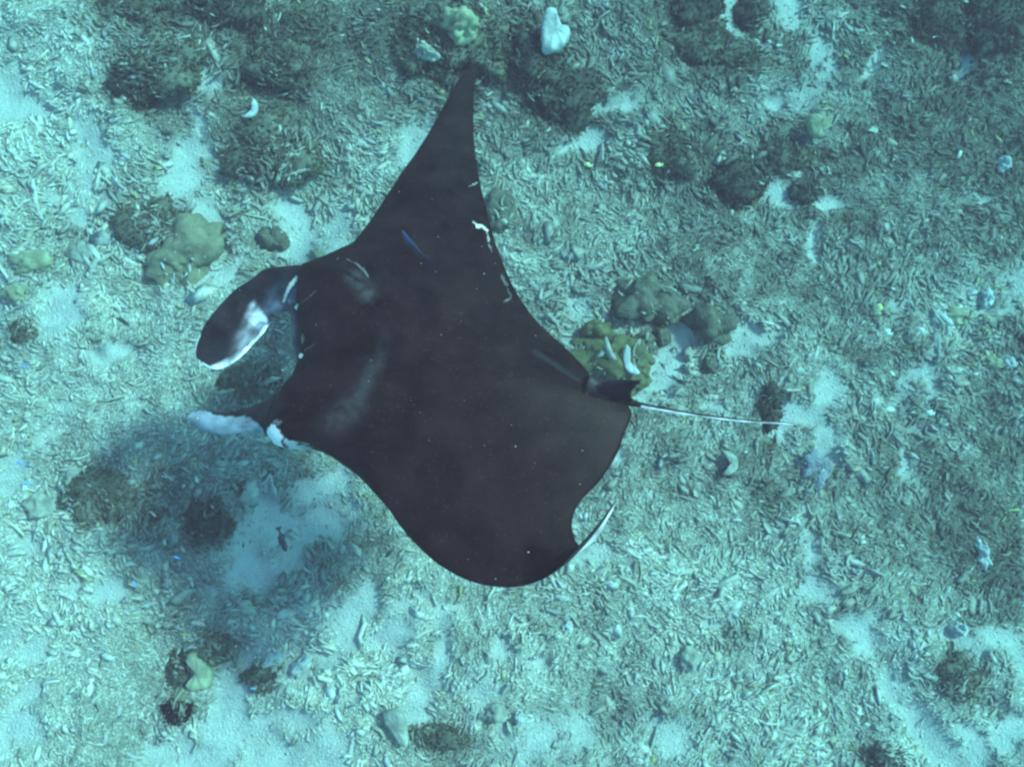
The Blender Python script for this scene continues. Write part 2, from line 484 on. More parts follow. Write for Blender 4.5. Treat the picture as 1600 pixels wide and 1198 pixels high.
# massive corals with clear outlines
lump('massive_coral', 293, 394, 44, 60, 0.15, BRN, 'smooth brown lobed coral left of the ray, edged by white sand', C_, 'massive', sub=5, ang=-35, lobes=0.5)
lump('massive_coral', 955, 560, 62, 46, 0.20, OLV, 'large olive-green lobed coral beside the dorsal fin of the ray', C_, 'massive', sub=5)
lump('massive_coral', 985, 596, 28, 24, 0.13, OLV, 'small olive-green coral just behind the dorsal fin tip', C_, 'massive')
lump('massive_coral', 930, 520, 26, 20, 0.12, OLV, 'olive-green coral knob at the upper end of the large olive coral', C_, 'massive')
lump('lobed_coral', 1015, 470, 50, 48, 0.20, GRB, 'grey-brown lobed coral mass above the olive coral', C_, 'massive', lobes=0.6, sub=5)
lump('lobed_coral', 1005, 545, 20, 26, 0.12, GRB, 'grey-brown coral with pale edge between olive coral and sand', C_, 'massive', lobes=0.6)
lump('lobed_coral', 1034, 528, 14, 16, 0.10, GRB, 'little grey-brown coral knob at the rim of the sand patch right of the olive coral', C_, 'massive')
lump('lobed_coral', 1112, 505, 38, 30, 0.15, GRB, 'dark lobed coral above the small round one right of the sand patch', C_, 'massive', lobes=0.6)
lump('round_coral', 1110, 571, 17, 16, 0.09, GRB, 'small round grey-brown coral on the sand right of the tail root', C_, 'massive')
lump('round_coral', 1075, 553, 9, 10, 0.05, PAL, 'tiny pale knobbly coral alone in the middle of the sand patch', C_, 'massive', sub=3)
lump('round_coral', 425, 372, 24, 20, 0.10, GRB, 'small round brown coral on pale rubble above the upper head fin', C_, 'massive')
lump('round_coral', 780, 332, 28, 30, 0.12, GRB, 'brown coral peeking from behind the upper wing near its white scar', C_, 'massive', lobes=0.5)
lump('round_coral', 125, 398, 20, 17, 0.08, PAL, 'pale round coral on the light rubble at the left', C_, 'massive')
lump('round_coral', 1270, 733, 28, 26, 0.09, LAV, 'lavender-grey coral patch below the end of the tail', C_, 'massive', lobes=0.7)
# overgrown dark boulders
lump('overgrown_boulder', 672, 72, 50, 52, 0.26, ALG, 'dark algae-covered boulder left of the upper wing tip', B_)
lump('overgrown_boulder', 762, 78, 36, 46, 0.22, ALG, 'dark algae-covered boulder directly above the upper wing tip', B_)
lump('overgrown_boulder', 838, 108, 34, 58, 0.26, ALG2, 'tall blackish boulder below the bleached white coral', B_)
lump('overgrown_boulder', 875, 140, 44, 46, 0.24, ALG2, 'blackish algae boulder at the sand edge right of the upper wing tip', B_)
lump('overgrown_boulder', 250, 105, 54, 44, 0.20, ALG, 'brown algae clump left of the small upper sand patch', B_)
lump('overgrown_boulder', 210, 140, 30, 24, 0.12, ALG2, 'blackish branching algae clump under the brown one at upper left', B_)
lump('overgrown_boulder', 352, 12, 48, 26, 0.18, ALG2, 'dark clump cut by the top edge left of centre', B_)
lump('overgrown_boulder', 205, 14, 44, 22, 0.14, ALG, 'brown clump cut by the top edge at upper left', B_)
lump('overgrown_boulder', 432, 100, 42, 34, 0.16, ALG, 'brown algae clump right of the small upper sand patch', B_)
lump('overgrown_boulder', 465, 50, 34, 26, 0.13, GRB, 'grey-brown clump near the top between two darker clumps', B_)
lump('overgrown_boulder', 425, 238, 62, 48, 0.20, ALG, 'wide brown algae boulder right of the largest upper-left sand patch', B_)
lump('overgrown_boulder', 240, 352, 38, 36, 0.16, ALG, 'brown algae clump joined to the smooth brown coral', B_)
lump('overgrown_boulder', 1158, 286, 34, 32, 0.17, ALG2, 'blackish round clump left of the right-hand sand patch', B_)
lump('overgrown_boulder', 1258, 300, 17, 15, 0.10, ALG2, 'small blackish clump right of the right-hand sand patch', B_)
lump('overgrown_boulder', 1222, 250, 34, 22, 0.12, ALG, 'brown algae clump above the right-hand sand patch', B_)
lump('overgrown_boulder', 1172, 24, 20, 24, 0.14, ALG2, 'dark clump near the top edge with sand on both sides', B_)
lump('overgrown_boulder', 1085, 12, 40, 22, 0.15, ALG2, 'dark clump cut by the top edge right of centre', B_)
lump('overgrown_boulder', 1095, 66, 44, 32, 0.15, ALG, 'brown algae clump left of the narrow sand strip at the top', B_)
lump('overgrown_boulder', 1165, 96, 34, 22, 0.12, ALG, 'low brown clump under the narrow sand strip at the top', B_)
lump('overgrown_boulder', 1060, 235, 34, 34, 0.15, ALG, 'dark algae clump on grey rubble right of the upper wing', B_)
lump('overgrown_boulder', 1206, 632, 14, 32, 0.13, ALG2, 'narrow blackish clump standing over the thin end of the tail', B_)
lump('overgrown_boulder', 325, 815, 28, 24, 0.12, ALG2, 'blackish clump at the left end of the shaded sand', B_)
lump('overgrown_boulder', 150, 775, 48, 30, 0.13, ALG, 'brown clump at the left border of the ray shadow', B_)
lump('overgrown_boulder', 332, 1012, 32, 22, 0.13, ALG, 'brown clump above the yellow coral at lower left', B_)
lump('overgrown_boulder', 277, 1048, 12, 24, 0.10, ALG2, 'narrow dark clump left of the yellow coral', B_)
lump('sea_urchin', 278, 1110, 15, 14, 0.08, BLK, 'round black urchin-like ball below the yellow coral at lower left', 'sea urchin', tuft=1.6, lobes=0.1)
lump('overgrown_boulder', 285, 1085, 14, 10, 0.06, BRN, 'small brown knob directly above the black ball', B_, 'massive', sub=3)
lump('overgrown_boulder', 36, 520, 15, 14, 0.08, ALG, 'little brown clump near the left edge at mid height', B_)
lump('overgrown_boulder', 410, 1058, 30, 20, 0.10, ALG, 'brown clump under the white chunk at lower left', B_)
lump('overgrown_boulder', 1494, 1060, 22, 26, 0.14, ALG, 'dark clump on pale rubble near the lower right corner', B_)
lump('overgrown_boulder', 1378, 1190, 26, 20, 0.14, ALG2, 'dark rock cut by the bottom edge at right', B_)
lump('overgrown_boulder', 672, 1152, 44, 15, 0.10, ALG, 'flat dark green boulder below the lowest white sand patch', B_)
lump('overgrown_boulder', 1570, 40, 44, 34, 0.18, ALG2, 'dark clump in the top right corner', B_)
lump('overgrown_boulder', 1470, 40, 34, 28, 0.14, ALG2, 'dark clump left of the one in the top right corner', B_)
lump('overgrown_boulder', 395, 605, 46, 24, 0.12, ALG, 'dark clump in shade between the two head fins', B_)
# pale and yellow things
lump('yellow_coral', 722, 62, 24, 20, 0.14, YEL, 'pale yellow-green coral on the boulder left of the upper wing tip', C_, 'chunk', sink=-0.9)
lump('pale_rock', 668, 100, 17, 9, 0.08, PAL, 'pale streaked rock on the dark boulder left of the upper wing tip', 'rock', 'chunk', sink=-1.6, ang=-20)
lump('yellow_coral', 42, 408, 34, 16, 0.07, YEL, 'pale yellow coral patch at the left edge', C_, 'chunk')
lump('yellow_coral', 30, 460, 22, 12, 0.06, YEL, 'pale yellow coral just below another at the left edge', C_, 'chunk')
lump('yellow_coral', 1485, 492, 30, 12, 0.06, YEL, 'flat yellow coral right of the white block near the right edge', C_, 'chunk')
lump('yellow_coral', 1552, 566, 17, 9, 0.06, YEL, 'small yellow coral touching a white stone at the right edge', C_, 'chunk')
lump('yellow_coral', 495, 398, 12, 9, 0.05, YEL, 'small bright yellow coral at the front edge of the upper wing', C_, 'chunk')
lump('white_stone', 1540, 465, 10, 13, 0.07, WHT, 'white block-shaped stone near the right edge', 'stone', 'chunk', sub=4)
lump('white_stone', 1574, 566, 10, 8, 0.06, WHT, 'white stone touching a small yellow coral at the right edge', 'stone', 'chunk', sub=4)
lump('white_stone', 1570, 258, 9, 12, 0.06, WHT, 'round white stone at the right edge in dark rubble', 'stone', 'chunk', sub=4)
lump('white_stone', 886, 978, 8, 10, 0.06, WHT, 'small white stone on rubble below the lower wing', 'stone', 'chunk', sub=4)
lump('white_stone', 811, 1120, 8, 9, 0.06, WHT, 'round white stone near the bottom centre', 'stone', 'chunk', sub=4)
lump('white_stone', 1532, 862, 8, 24, 0.08, WHT, 'tall white stone on pale rubble at the right', 'stone', 'chunk', sub=4, ang=15)
lump('white_stone', 1500, 982, 11, 9, 0.06, WHT, 'white stone right of the large pale sand streak', 'stone', 'chunk', sub=4)
lump('white_stone', 425, 1030, 16, 9, 0.06, WHT, 'angular white chunk on the sand at lower left', 'stone', 'chunk', sub=4, ang=30)
lump('white_stone', 470, 1040, 20, 9, 0.06, WHT, 'long white chunk right of the angular one at lower left', 'stone', 'chunk', sub=4, ang=45)
lump('white_stone', 1075, 1028, 16, 18, 0.08, PAL, 'pale boulder on rubble right of bottom centre', 'stone', 'chunk', sub=4)
lump('pale_rock', 120, 755, 22, 18, 0.08, PAL, 'pale lump at the left rim of the ray shadow', 'rock', 'chunk', sub=4)
lump('pale_rock', 60, 790, 24, 16, 0.08, PAL, 'pale flat rock near the left edge', 'rock', 'chunk', sub=4)
lump('pale_rock', 775, 1115, 22, 12, 0.07, PAL, 'pale rock left of the round white stone near the bottom', 'rock', 'chunk', sub=4)

# slab-like things traced in outline, with their own thickness
def slab(name, pts, thick, up, mat, label, cat, dome=0.5, seed=0, tilt=(0, 0)):
    P = np.array([on_ground(x, y, up) for x, y in pts])
    c = P.mean(0); z = float(ground_base(c[0], c[1])) + up
    n_ = 6 * len(P)
    ring = []
    for i in range(len(P)):
        p0, p1, p2, p3 = P[i - 1], P[i], P[(i + 1) % len(P)], P[(i + 2) % len(P)]
        for k in range(6):
            t = k / 6
            ring.append(0.5 * (2 * p1 + (p2 - p0) * t + (2 * p0 - 5 * p1 + 4 * p2 - p3) * t * t + (3 * p1 - p0 - 3 * p2 + p3) * t ** 3))
    ring = np.array(ring)[:, :2] - c[:2]
    V = []; F = []
    levels = [(-1, 0.93), (-0.4, 1.0), (0.3, 0.99), (0.7, 0.93), (0.9, 0.8), (0.97, 0.6), (1.0, 0.35)]
    for (zz, s) in levels:
        for j, p in enumerate(ring):
            w = 1 + 0.07 * mnoise.fractal(Vector((p[0] * 20, p[1] * 20, zz + seed)), 0.9, 2.0, 3)
            V.append((p[0] * s * w, p[1] * s * w, thick * (zz * 0.5 + 0.22 * mnoise.fractal(Vector((p[0] * s * 16, p[1] * s * 16, seed)), 0.9, 2.0, 4)) + tilt[0] * p[0] * s + tilt[1] * p[1] * s))
    for l in range(len(levels) - 1):
        for j in range(n_):
            a = l * n_ + j; b = l * n_ + (j + 1) % n_
            F.append((a, b, b + n_, a + n_))
    V.append((0, 0, thick * 0.5)); top = len(V) - 1
    V.append((0, 0, -thick * 0.5)); bot = len(V) - 1
    e = (len(levels) - 1) * n_
    for j in range(n_):
        F.append((e + j, e + (j + 1) % n_, top)); F.append(((j + 1) % n_, j, bot))
    m = mesh_list(name, V, F)
    bm = bmesh.new(); bm.from_mesh(m); bmesh.ops.recalc_face_normals(bm, faces=bm.faces); bm.to_mesh(m); bm.free()
    o = link(name, m, mat); o.location = (c[0], c[1], z)
    return tag(o, label, cat)
slab('bleached_coral', [(852,20),(866,18),(872,34),(878,44),(888,48),(889,60),(880,72),(866,78),(850,78),(846,60),(847,38)], 0.10, 0.20, WHT, 'bleached white coral plate with a notch near the top edge', C_, tilt=(-0.2, 0.25))
slab('pale_plate', [(597,1116),(612,1108),(628,1112),(636,1132),(638,1160),(628,1166),(616,1150),(604,1134)], 0.06, 0.06, PAL, 'pale coral plate with white rim left of the lowest sand patch', C_, tilt=(0.2, 0.0))
slab('yellow_leaf_coral', [(1262,182),(1275,180),(1285,186),(1298,184),(1296,200),(1286,208),(1290,216),(1274,214),(1264,204)], 0.06, 0.10, YEL, 'yellow-green leafy coral alone on dark rubble at upper right', C_, tilt=(0.2, 0.2))
slab('yellow_coral', [(290,1028),(304,1018),(318,1032),(330,1048),(326,1072),(304,1080),(290,1072),(302,1056),(308,1044)], 0.07, 0.06, YEL, 'bright yellow branching coral left of the long lower sand patch', C_)
slab('crescent_coral', [(1128,704),(1138,706),(1152,716),(1152,732),(1140,742),(1130,740),(1142,730),(1144,718)], 0.05, 0.05, PAL, 'pale crescent-shaped coral rim below the middle of the tail', C_)
slab('crescent_coral', [(398,158),(404,166),(402,176),(392,184),(380,182),(390,176),(396,168)], 0.04, 0.06, WHT, 'white crescent-shaped coral on brown rubble at upper left', C_)
slab('crescent_coral', [(977,540),(984,546),(982,560),(988,574),(1000,580),(994,584),(980,578),(974,562)], 0.03, 0.19, WHT, 'white crooked coral fragment lying on the olive coral', C_)

# ------------------------------------------------------------------ the rubble bed
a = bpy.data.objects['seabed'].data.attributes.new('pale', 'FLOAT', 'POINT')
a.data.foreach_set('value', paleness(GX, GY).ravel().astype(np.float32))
NR = 150000
X = rng.uniform(-4.35, 4.75, NR); Y = rng.uniform(-3.1, 4.1, NR)
S = sandmask(X, Y)
keep = rng.random(NR) < 0.90 * (1 - S) ** 0.9 + 0.10
X, Y, S = X[keep], Y[keep], S[keep]
n = len(X)
Z = ground(X, Y) + np.where(S > 0.5, 0.002, rng.uniform(-0.007, 0.010, n))
for (lx, ly, la, lb, lh, lz, ls) in _L:
    e = ((X - lx) / la) ** 2 + ((Y - ly) / lb) ** 2
    ii = np.where(e < 0.9)[0]
    up = ii[rng.random(len(ii)) < (0.75 if ls == 'algae' else 0.12)]
    Z[up] = np.maximum(Z[up], lz + lh * np.sqrt(1 - e[up]) * rng.uniform(0.85, 1.05, len(up)))
LEN = np.exp(rng.normal(math.log(0.047), 0.48, n)) * np.where(S > 0.5, 0.5, 1.0) * (0.45 + 1.1 * fbm(X * 1.9, Y * 1.9, 4, 66))
YAW = 4.5 * math.pi * fbm(X * 0.9, Y * 0.9, 3, 71) + rng.normal(0, 0.6, n)
PIT = rng.normal(0, 0.17, n); ROL = rng.normal(0, 0.4, n)
R = rot_mats(YAW, PIT, ROL)
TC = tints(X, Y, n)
which = rng.choice(len(PROTO), n, p=PW)
Vs, Fs, Cs, off = [], [], [], 0
for k, (pv, pf) in enumerate(PROTO):
    ii = np.where(which == k)[0]
    if not len(ii): continue
    thick = np.stack([LEN[ii], LEN[ii] * rng.uniform(0.42, 0.85, len(ii)), LEN[ii] * 0.8], 1)
    P = pv[None] * thick[:, None, :]
    P = np.einsum('nij,nvj->nvi', R[ii], P) + np.stack([X[ii], Y[ii], Z[ii]], 1)[:, None, :]
    F = pf[None] + (np.arange(len(ii)) * len(pv))[:, None, None] + off
    Vs.append(P.reshape(-1, 3)); Fs.append(F.reshape(-1, 3)); Cs.append(np.repeat(TC[ii], len(pv), 0))
    off += len(ii) * len(pv)
V = np.concatenate(Vs); F = np.concatenate(Fs)
m = mesh_np('coral_rubble', V, F.ravel(), np.arange(len(F)) * 3)
set_col(m, np.concatenate(Cs))
tag(link('coral_rubble', m, M_RUB), 'bed of broken coral rubble covering the sea floor', 'coral rubble', kind='stuff')
print('rubble tris', len(F))

# the largest loose pieces, each an object
def refine(pv, pf):
    m = mesh_list('coral_fragment', pv, [tuple(int(i) for i in f) for f in pf])
    return m
frag = []
for k in (0, 1, 2, 3, 4, 7, 8, 9, 11, 12, 13, 14, 15):
    for tone, c in (('pale', (0.45, 0.45, 0.41)), ('grey', (0.27, 0.26, 0.22)), ('yellow', (0.42, 0.41, 0.26))):
        m = refine(*FINE[k]); set_col(m, np.tile(np.array(c), (len(m.vertices), 1)))
        m.materials.append(M_RUB)
        frag.append((k, tone, m))
made = 0
LANDMARK = [(60,60,'in the top left corner'),(250,110,'by the brown clumps at upper left'),(300,270,'by the largest upper-left sand patch'),(430,100,'by the clumps at top left of centre'),
 (560,210,'left of the upper wing'),(690,70,'by the dark boulders left of the upper wing tip'),(870,130,'by the blackish boulders right of the upper wing tip'),(850,330,'just right of the upper wing'),
 (1000,300,'on the grey rubble above the olive coral'),(1130,50,'by the narrow sand strip at the top'),(1200,290,'by the dark clumps of the right-hand sand patch'),(1275,200,'by the yellow-green leafy coral'),
 (1540,80,'in the top right corner'),(1420,330,'in the dark rubble at right'),(1010,470,'by the grey-brown lobed coral'),(1200,520,'by the pale sand right of the small round coral'),(1440,500,'by the white block near the right edge'),
 (1110,680,'below the middle of the tail'),(1250,640,'by the thin end of the tail'),(1480,700,'at the right edge below mid height'),(1040,820,'right of the folded wing tip'),(1260,880,'by the narrow sand streak right of the ray'),
 (1500,960,'by the white stone on pale rubble at right'),(1450,1130,'on the pale sand in the lower right corner'),(1160,1080,'right of bottom centre'),(900,1000,'below the lower wing'),(810,1120,'by the round white stone near the bottom'),
 (660,1090,'by the lowest white sand patch'),(450,1040,'by the white chunks at lower left'),(300,1060,'by the yellow coral at lower left'),(130,1080,'by the pale slender fish at lower left'),(60,920,'on the pale rubble at the left edge'),
 (200,800,'in the left part of the ray shadow'),(430,830,'by the shaded sand'),(60,640,'at the left edge at mid height'),(220,560,'left of the head fins'),(90,470,'by the pale yellow corals at the left edge'),(290,390,'by the smooth brown coral')]
poly_hide = lambda px, py: (440 < px < 980 and 380 < py < 900)
r = random.Random(5)
while made < 300:
    px, py = r.uniform(8, 1592), r.uniform(8, 1190)
    if poly_hide(px, py): continue
    p = on_ground(px, py, 0.03)
    s = float(sandmask(p[0], p[1]))
    if s > 0.7 and r.random() < 0.85: continue
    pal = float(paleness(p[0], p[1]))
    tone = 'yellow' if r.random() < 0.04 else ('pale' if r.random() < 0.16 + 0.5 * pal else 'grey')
    k, tone, m = r.choice([f for f in frag if f[1] == tone])
    o = bpy.data.objects.new('coral_fragment', m); col.objects.link(o)
    L_ = r.uniform(0.058, 0.10)
    o.scale = (L_, L_ * r.uniform(0.6, 1.05), L_ * 0.8)
    o.rotation_euler = (r.gauss(0, 0.4), r.gauss(0, 0.2), r.uniform(0, 6.28))
    o.location = (p[0], p[1], float(ground(p[0], p[1])) + (0.006 if s > 0.6 else 0.016))
    shape = 'forked coral branch' if 7 <= k < 11 else ('coral flake' if k >= 11 else 'coral stick')
    mark = min(LANDMARK, key=lambda q: (q[0] - px) ** 2 + (q[1] - py) ** 2)[2]
    tag(o, {'pale': 'whitish ', 'grey': 'grey-brown ', 'yellow': 'yellowish '}[tone] + shape + ' ' + mark,
        'coral piece', 'largest loose coral pieces: ' + tone + ' ' + shape)
    made += 1

# ------------------------------------------------------------------ manta ray
ROLL = rad(14.0)
KS = 1.19
NRM = np.array([0.0, math.sin(ROLL), math.cos(ROLL)])
d0 = ray(720, 620)
ORG = CAM + d0 * ((1.80 - CAM[2]) / d0[2])
def hit(px, py, h):
    d = ray(px, py)
    t = (h + NRM.dot(ORG - CAM)) / NRM.dot(d)
    return CAM + d * t
fw = hit(450, 572, 0) - hit(985, 632, 0)
E1 = fw / np.linalg.norm(fw); E2 = np.cross(NRM, E1)
def mp(px, py, h=0.0):
    p = hit(px, py, h) - ORG
    return np.array([p.dot(E1), p.dot(E2), p.dot(NRM)])
def smooth_interp(A, nper):
    A = np.asarray(A, float); K = len(A); out = []
    for i in range(K - 1):
        p0 = A[max(i - 1, 0)]; p1 = A[i]; p2 = A[i + 1]; p3 = A[min(i + 2, K - 1)]
        for k in range(nper):
            t = k / nper
            out.append(0.5 * (2 * p1 + (p2 - p0) * t + (2 * p0 - 5 * p1 + 4 * p2 - p3) * t * t + (3 * p1 - p0 - 3 * p2 + p3) * t ** 3))
    out.append(A[-1])
    return np.array(out)
def loft(rings):
    K, Rn, _ = rings.shape
    V = list(rings.reshape(-1, 3)); F = []
    for i in range(K - 1):
        for j in range(Rn):
            a = i * Rn + j; b = i * Rn + (j + 1) % Rn
            F.append((a, b, b + Rn, a + Rn))
    V.append(rings[0].mean(0)); V.append(rings[-1].mean(0))
    for j in range(Rn):
        F.append((len(V) - 2, (j + 1) % Rn, j)); F.append((len(V) - 1, (K - 1) * Rn + j, (K - 1) * Rn + (j + 1) % Rn))
    return np.array(V), F
def wing_loft(stations, nper, nch, nose=True, lower=0.75, camber=0.0, mint=0.002):
    """stations: LEx, LEy, LEh, TEx, TEy, TEh, half thickness -> closed lofted sheet; also (s, w, side) per vertex"""
    st = smooth_interp(stations, nper)
    L0 = np.array([mp(a[0], a[1], a[2] * KS) for a in st]); T0 = np.array([mp(a[3], a[4], a[5] * KS) for a in st])
    mid = (L0 + T0) / 2
    span = np.gradient(mid, axis=0)
    tt = 0.5 - 0.5 * np.cos(np.linspace(0, math.pi, nch))
    if nose:
        prof = 10 * (0.2969 * np.sqrt(tt) - 0.126 * tt - 0.3516 * tt ** 2 + 0.2843 * tt ** 3 - 0.1036 * tt ** 4) / 1.0
        prof = prof / prof.max()
    else:
        prof = np.sqrt(np.clip(1 - (2 * tt - 1) ** 2, 0, 1)) ** 0.8
    rings = []; par = []
    pn = None
    K = len(st)
    for i in range(K):
        c = T0[i] - L0[i]
        nn = np.cross(c, span[i]); l = np.linalg.norm(nn)
        nn = nn / l if l > 1e-9 else pn
        if pn is not None and nn.dot(pn) < 0: nn = -nn
        if pn is None and nn[2] < 0: nn = -nn
        pn = nn
        base = L0[i] + c * tt[:, None]
        cam_ = camber(i / (K - 1)) if callable(camber) else camber
        base = base + nn * (cam_ * 4 * tt * (1 - tt))[:, None]
        th = np.maximum(st[i][6] * KS * prof, mint)[:, None]
        up = base + nn * th; dn = base - nn * th * lower
        rings.append(np.concatenate([up, dn[::-1]]))
        for t in tt: par.append((i / (K - 1), t, 1))
        for t in tt[::-1]: par.append((i / (K - 1), t, -1))
    V, F = loft(np.array(rings))
    par += [(0, 0.5, 1), (1, 0.5, 1)]
    return V, F, np.array(par)

BODY = [
 (749,97,-.17,750,99,-.17,.003),(736,104,-.155,744,117,-.16,.006),(715,127,-.12,741,138,-.15,.010),(699,155,-.09,739.5,168,-.14,.013),
 (676,197,-.055,740,206,-.125,.017),(652,236,-.03,742,236,-.10,.021),(632,264,-.01,746,264,-.07,.025),(611,296,0,753,300,-.03,.031),
 (590,328,0,763,340,0,.040),(574,352,0,772,374,0,.052),(551,381,0,786,412,0,.068),(530,392,0,806,456,0,.084),(511,401,0,842,506,0,.098),
 (487,411,0,887,547,0,.112),(468,420,0,912,573,0,.124),(464,440,0,926,591,0,.134),(464,475,0,938,605,0,.142),(466,515,0,960,615,0,.146),
 (467,550,0,975,624,0,.146),(458,585,0,981,632,0,.144),(438,610,0,985,640,0,.140),(425,640,0,987,648,0,.134),(416,666,0,983,661,0,.126),
 (421,684,0,979,670,0,.118),(438,697,0,975,678,0,.108),(483,701,0,968,700,0,.092),(508,708,0,957,722,0,.080),(540,729,0,945,740,0,.066),
 (562,746,0,934,755,0,.056),(585,770,0,919,770,0,.047),(609,798,0,906.5,784,0,.040),(628,825,0,898,799,0,.035),(655,855,0,893.5,819,0,.030),
 (682,879,0,895.7,834,0,.026),(712,897.6,0,898,841,0,.022),(746,911,.01,900,846,0,.019),(786,917,.03,903,849,.005,.016),(817,914.6,.06,904,851,.01,.013),
 (841,907,.10,905,853,.02,.011),(861,896,.14,907,856,.04,.009),(878,882,.18,911,858,.07,.008),(897,862,.23,918,854,.11,.007),
 (912,845,.27,927,846,.16,.006),(927,828,.30,937,833,.21,.005),(942,810,.33,947.5,815,.26,.004),(954,793,.355,956.5,797.5,.32,.003),(962,782,.37,962.5,783,.365,.002)]
bv, bf, bp = wing_loft(BODY, 6, 64, camber=lambda s: -0.0)
# colours of the ray itself: black back, white belly, black fin margins below
def body_colour(par):
    C = np.tile(np.array([0.0085, 0.0046, 0.0050]), (len(par), 1))
    under = par[:, 2] < 0
    edge = (par[:, 1] > 0.035) & (par[:, 1] < 0.97)
    tipz = par[:, 0] > 0.84
    C[under & edge] = (0.72, 0.71, 0.72)
    C[under & tipz & (par[:, 1] < 0.30)] = (0.02, 0.018, 0.02)
    return C
bc = body_colour(bp)

# upper (right) head fin, unrolled like a spoon; outer edge -> inner edge
LOBE_R = [
 (474,415,-.01,478,500,-.02,.050),(452,416,-.02,462,496,-.03,.040),(430,418,-.03,449,487,-.05,.030),(411,422,-.04,438,492,-.06,.024),(392,437,-.05,427,500,-.07,.020),
 (370,451,-.06,418,510,-.07,.018),(354,466,-.07,412,520,-.07,.016),(337,485,-.08,400,533,-.07,.015),(322,505,-.09,385,549,-.075,.014),
 (312,524,-.10,371,562,-.08,.013),(306,541,-.11,356,572,-.09,.011),(306,556,-.12,342,577,-.10,.009),(314,567,-.125,330,576,-.115,.006)]
rv, rf, rp = wing_loft(LOBE_R, 5, 34, nose=False, lower=1.0, camber=lambda s: -0.05 * math.sin(math.pi * min(1, s * 1.05)), mint=0.0022)
rc = np.tile(np.array([0.014, 0.014, 0.018]), (len(rp), 1))
for i, (s, w, side) in enumerate(rp):
    nz = mnoise.fractal(Vector((s * 9, w * 5, 0)), 1.0, 2.0, 4)
    if side < 0:
        rc[i] = (0.55, 0.55, 0.57) if w > 0.2 else (0.02, 0.02, 0.022); continue
    if s < 0.46 and w > 0.30:
        k = min(1, (w - 0.30) * 2.2) * min(1, (0.46 - s) * 6) * (0.75 + 0.6 * nz)
        rc[i] = rc[i] * (1 - k) + np.array([0.085, 0.105, 0.15]) * k
    rim = w + 0.05 * nz > 0.955 - (0.06 if s > 0.8 else 0) and s > 0.40
    if rim or (s > 0.945 + 0.02 * nz and s > 0.9) or (s > 0.74 and w < 0.035): rc[i] = (0.82, 0.82, 0.82)
    else:
        st = mnoise.fractal(Vector((s * 9 + w * 2, w * 6 - s * 3, 3)), 1.0, 2.0, 4)
        patch = min(1, max(0, (s - 0.37) / 0.03)) * max(0, 1 - max(0, s - 0.44) / 0.34) * min(1, max(0, (w - 0.34 - 0.8 * max(0, s - 0.42)) / 0.30))
        band = min(1, max(0, (w - (0.90 if s < 0.62 else 0.90 - 0.22 * min(1, (s - 0.62) / 0.3))) / 0.10)) if s > 0.5 else 0
        k = max(0, min(1, max(patch * (0.95 + 1.1 * st) * (0.55 if s > 0.5 else 1.0), band * (0.8 + 0.6 * st))))
        rc[i] = rc[i] * (1 - k) + np.array([0.62, 0.64, 0.72]) * k
# lower (left) head fin, rolled so that its pale side faces up
LOBE_L = [
 (452,600,-.02,446,694,-.02,.050),(436,612,-.03,432,690,-.03,.040),(421,622,-.035,420,683,-.05,.030),(405,629.5,-.04,409,676,-.07,.020),(388,636,-.04,386,675.5,-.08,.013),(371,641,-.045,359,678.5,-.085,.011),
 (354,643,-.05,345,678.5,-.09,.010),(338,643.5,-.055,330,676.5,-.095,.009),(324,641,-.06,315,671,-.095,.008),(312,641,-.065,305,665,-.095,.007),(303,643,-.07,299.5,661,-.09,.006),(298.5,645.5,-.075,297,657.5,-.088,.005),(296,649,-.08,295.5,654,-.086,.004)]
lv, lf, lp = wing_loft(LOBE_L, 6, 30, nose=False, lower=1.0, camber=0.012, mint=0.002)
lc = np.tile(np.array([0.013, 0.013, 0.017]), (len(lp), 1))
for i, (s, w, side) in enumerate(lp):
    nz = mnoise.fractal(Vector((s * 26, w * 3, 5)), 1.0, 2.0, 4)
    k = s * 12
    thr = np.interp(k, [0, 2, 2.6, 3, 4, 5, 6, 7, 7.6, 8], [0.9, 0.88, 0.78, 0.69, 0.36, 0.22, 0.15, 0.13, 0.08, 0.02])
    if side > 0 and w > thr + 0.10 * nz and k > 2.2: lc[i] = (0.15, 0.21, 0.26)
# lips at the mouth
def tube(path, nper, sides, squash=1.0):
    st = smooth_interp(path, nper)
    P = np.array([mp(a[0], a[1], a[2] * KS) for a in st])
    T = np.gradient(P, axis=0); T /= np.linalg.norm(T, axis=1)[:, None]
    rings = []; par = []
    for i in range(len(P)):
        up = np.array([0, 0, 1.0]); sd_ = np.cross(T[i], up); sd_ /= np.linalg.norm(sd_); up = np.cross(sd_, T[i])
        r_ = st[i][3] * KS
        ring = []
        for j in range(sides):
            a = 2 * math.pi * j / sides
            ring.append(P[i] + sd_ * math.cos(a) * r_ + up * math.sin(a) * r_ * squash)
            par.append((i / (len(P) - 1), math.cos(a), math.sin(a)))
        rings.append(ring)
    V, F = loft(np.array(rings))
    return V, F, np.array(par + [(0, 0, 1), (1, 0, 1)])
jv, jf, jp = tube([(452,470,-.02,.012),(458,484,-.01,.016),(462,505,-.01,.017),(463,530,-.01,.017),(465,552,-.01,.014),(467,562,-.02,.010)], 6, 12)
jc = np.tile(np.array([0.075, 0.085, 0.11]), (len(jp), 1))
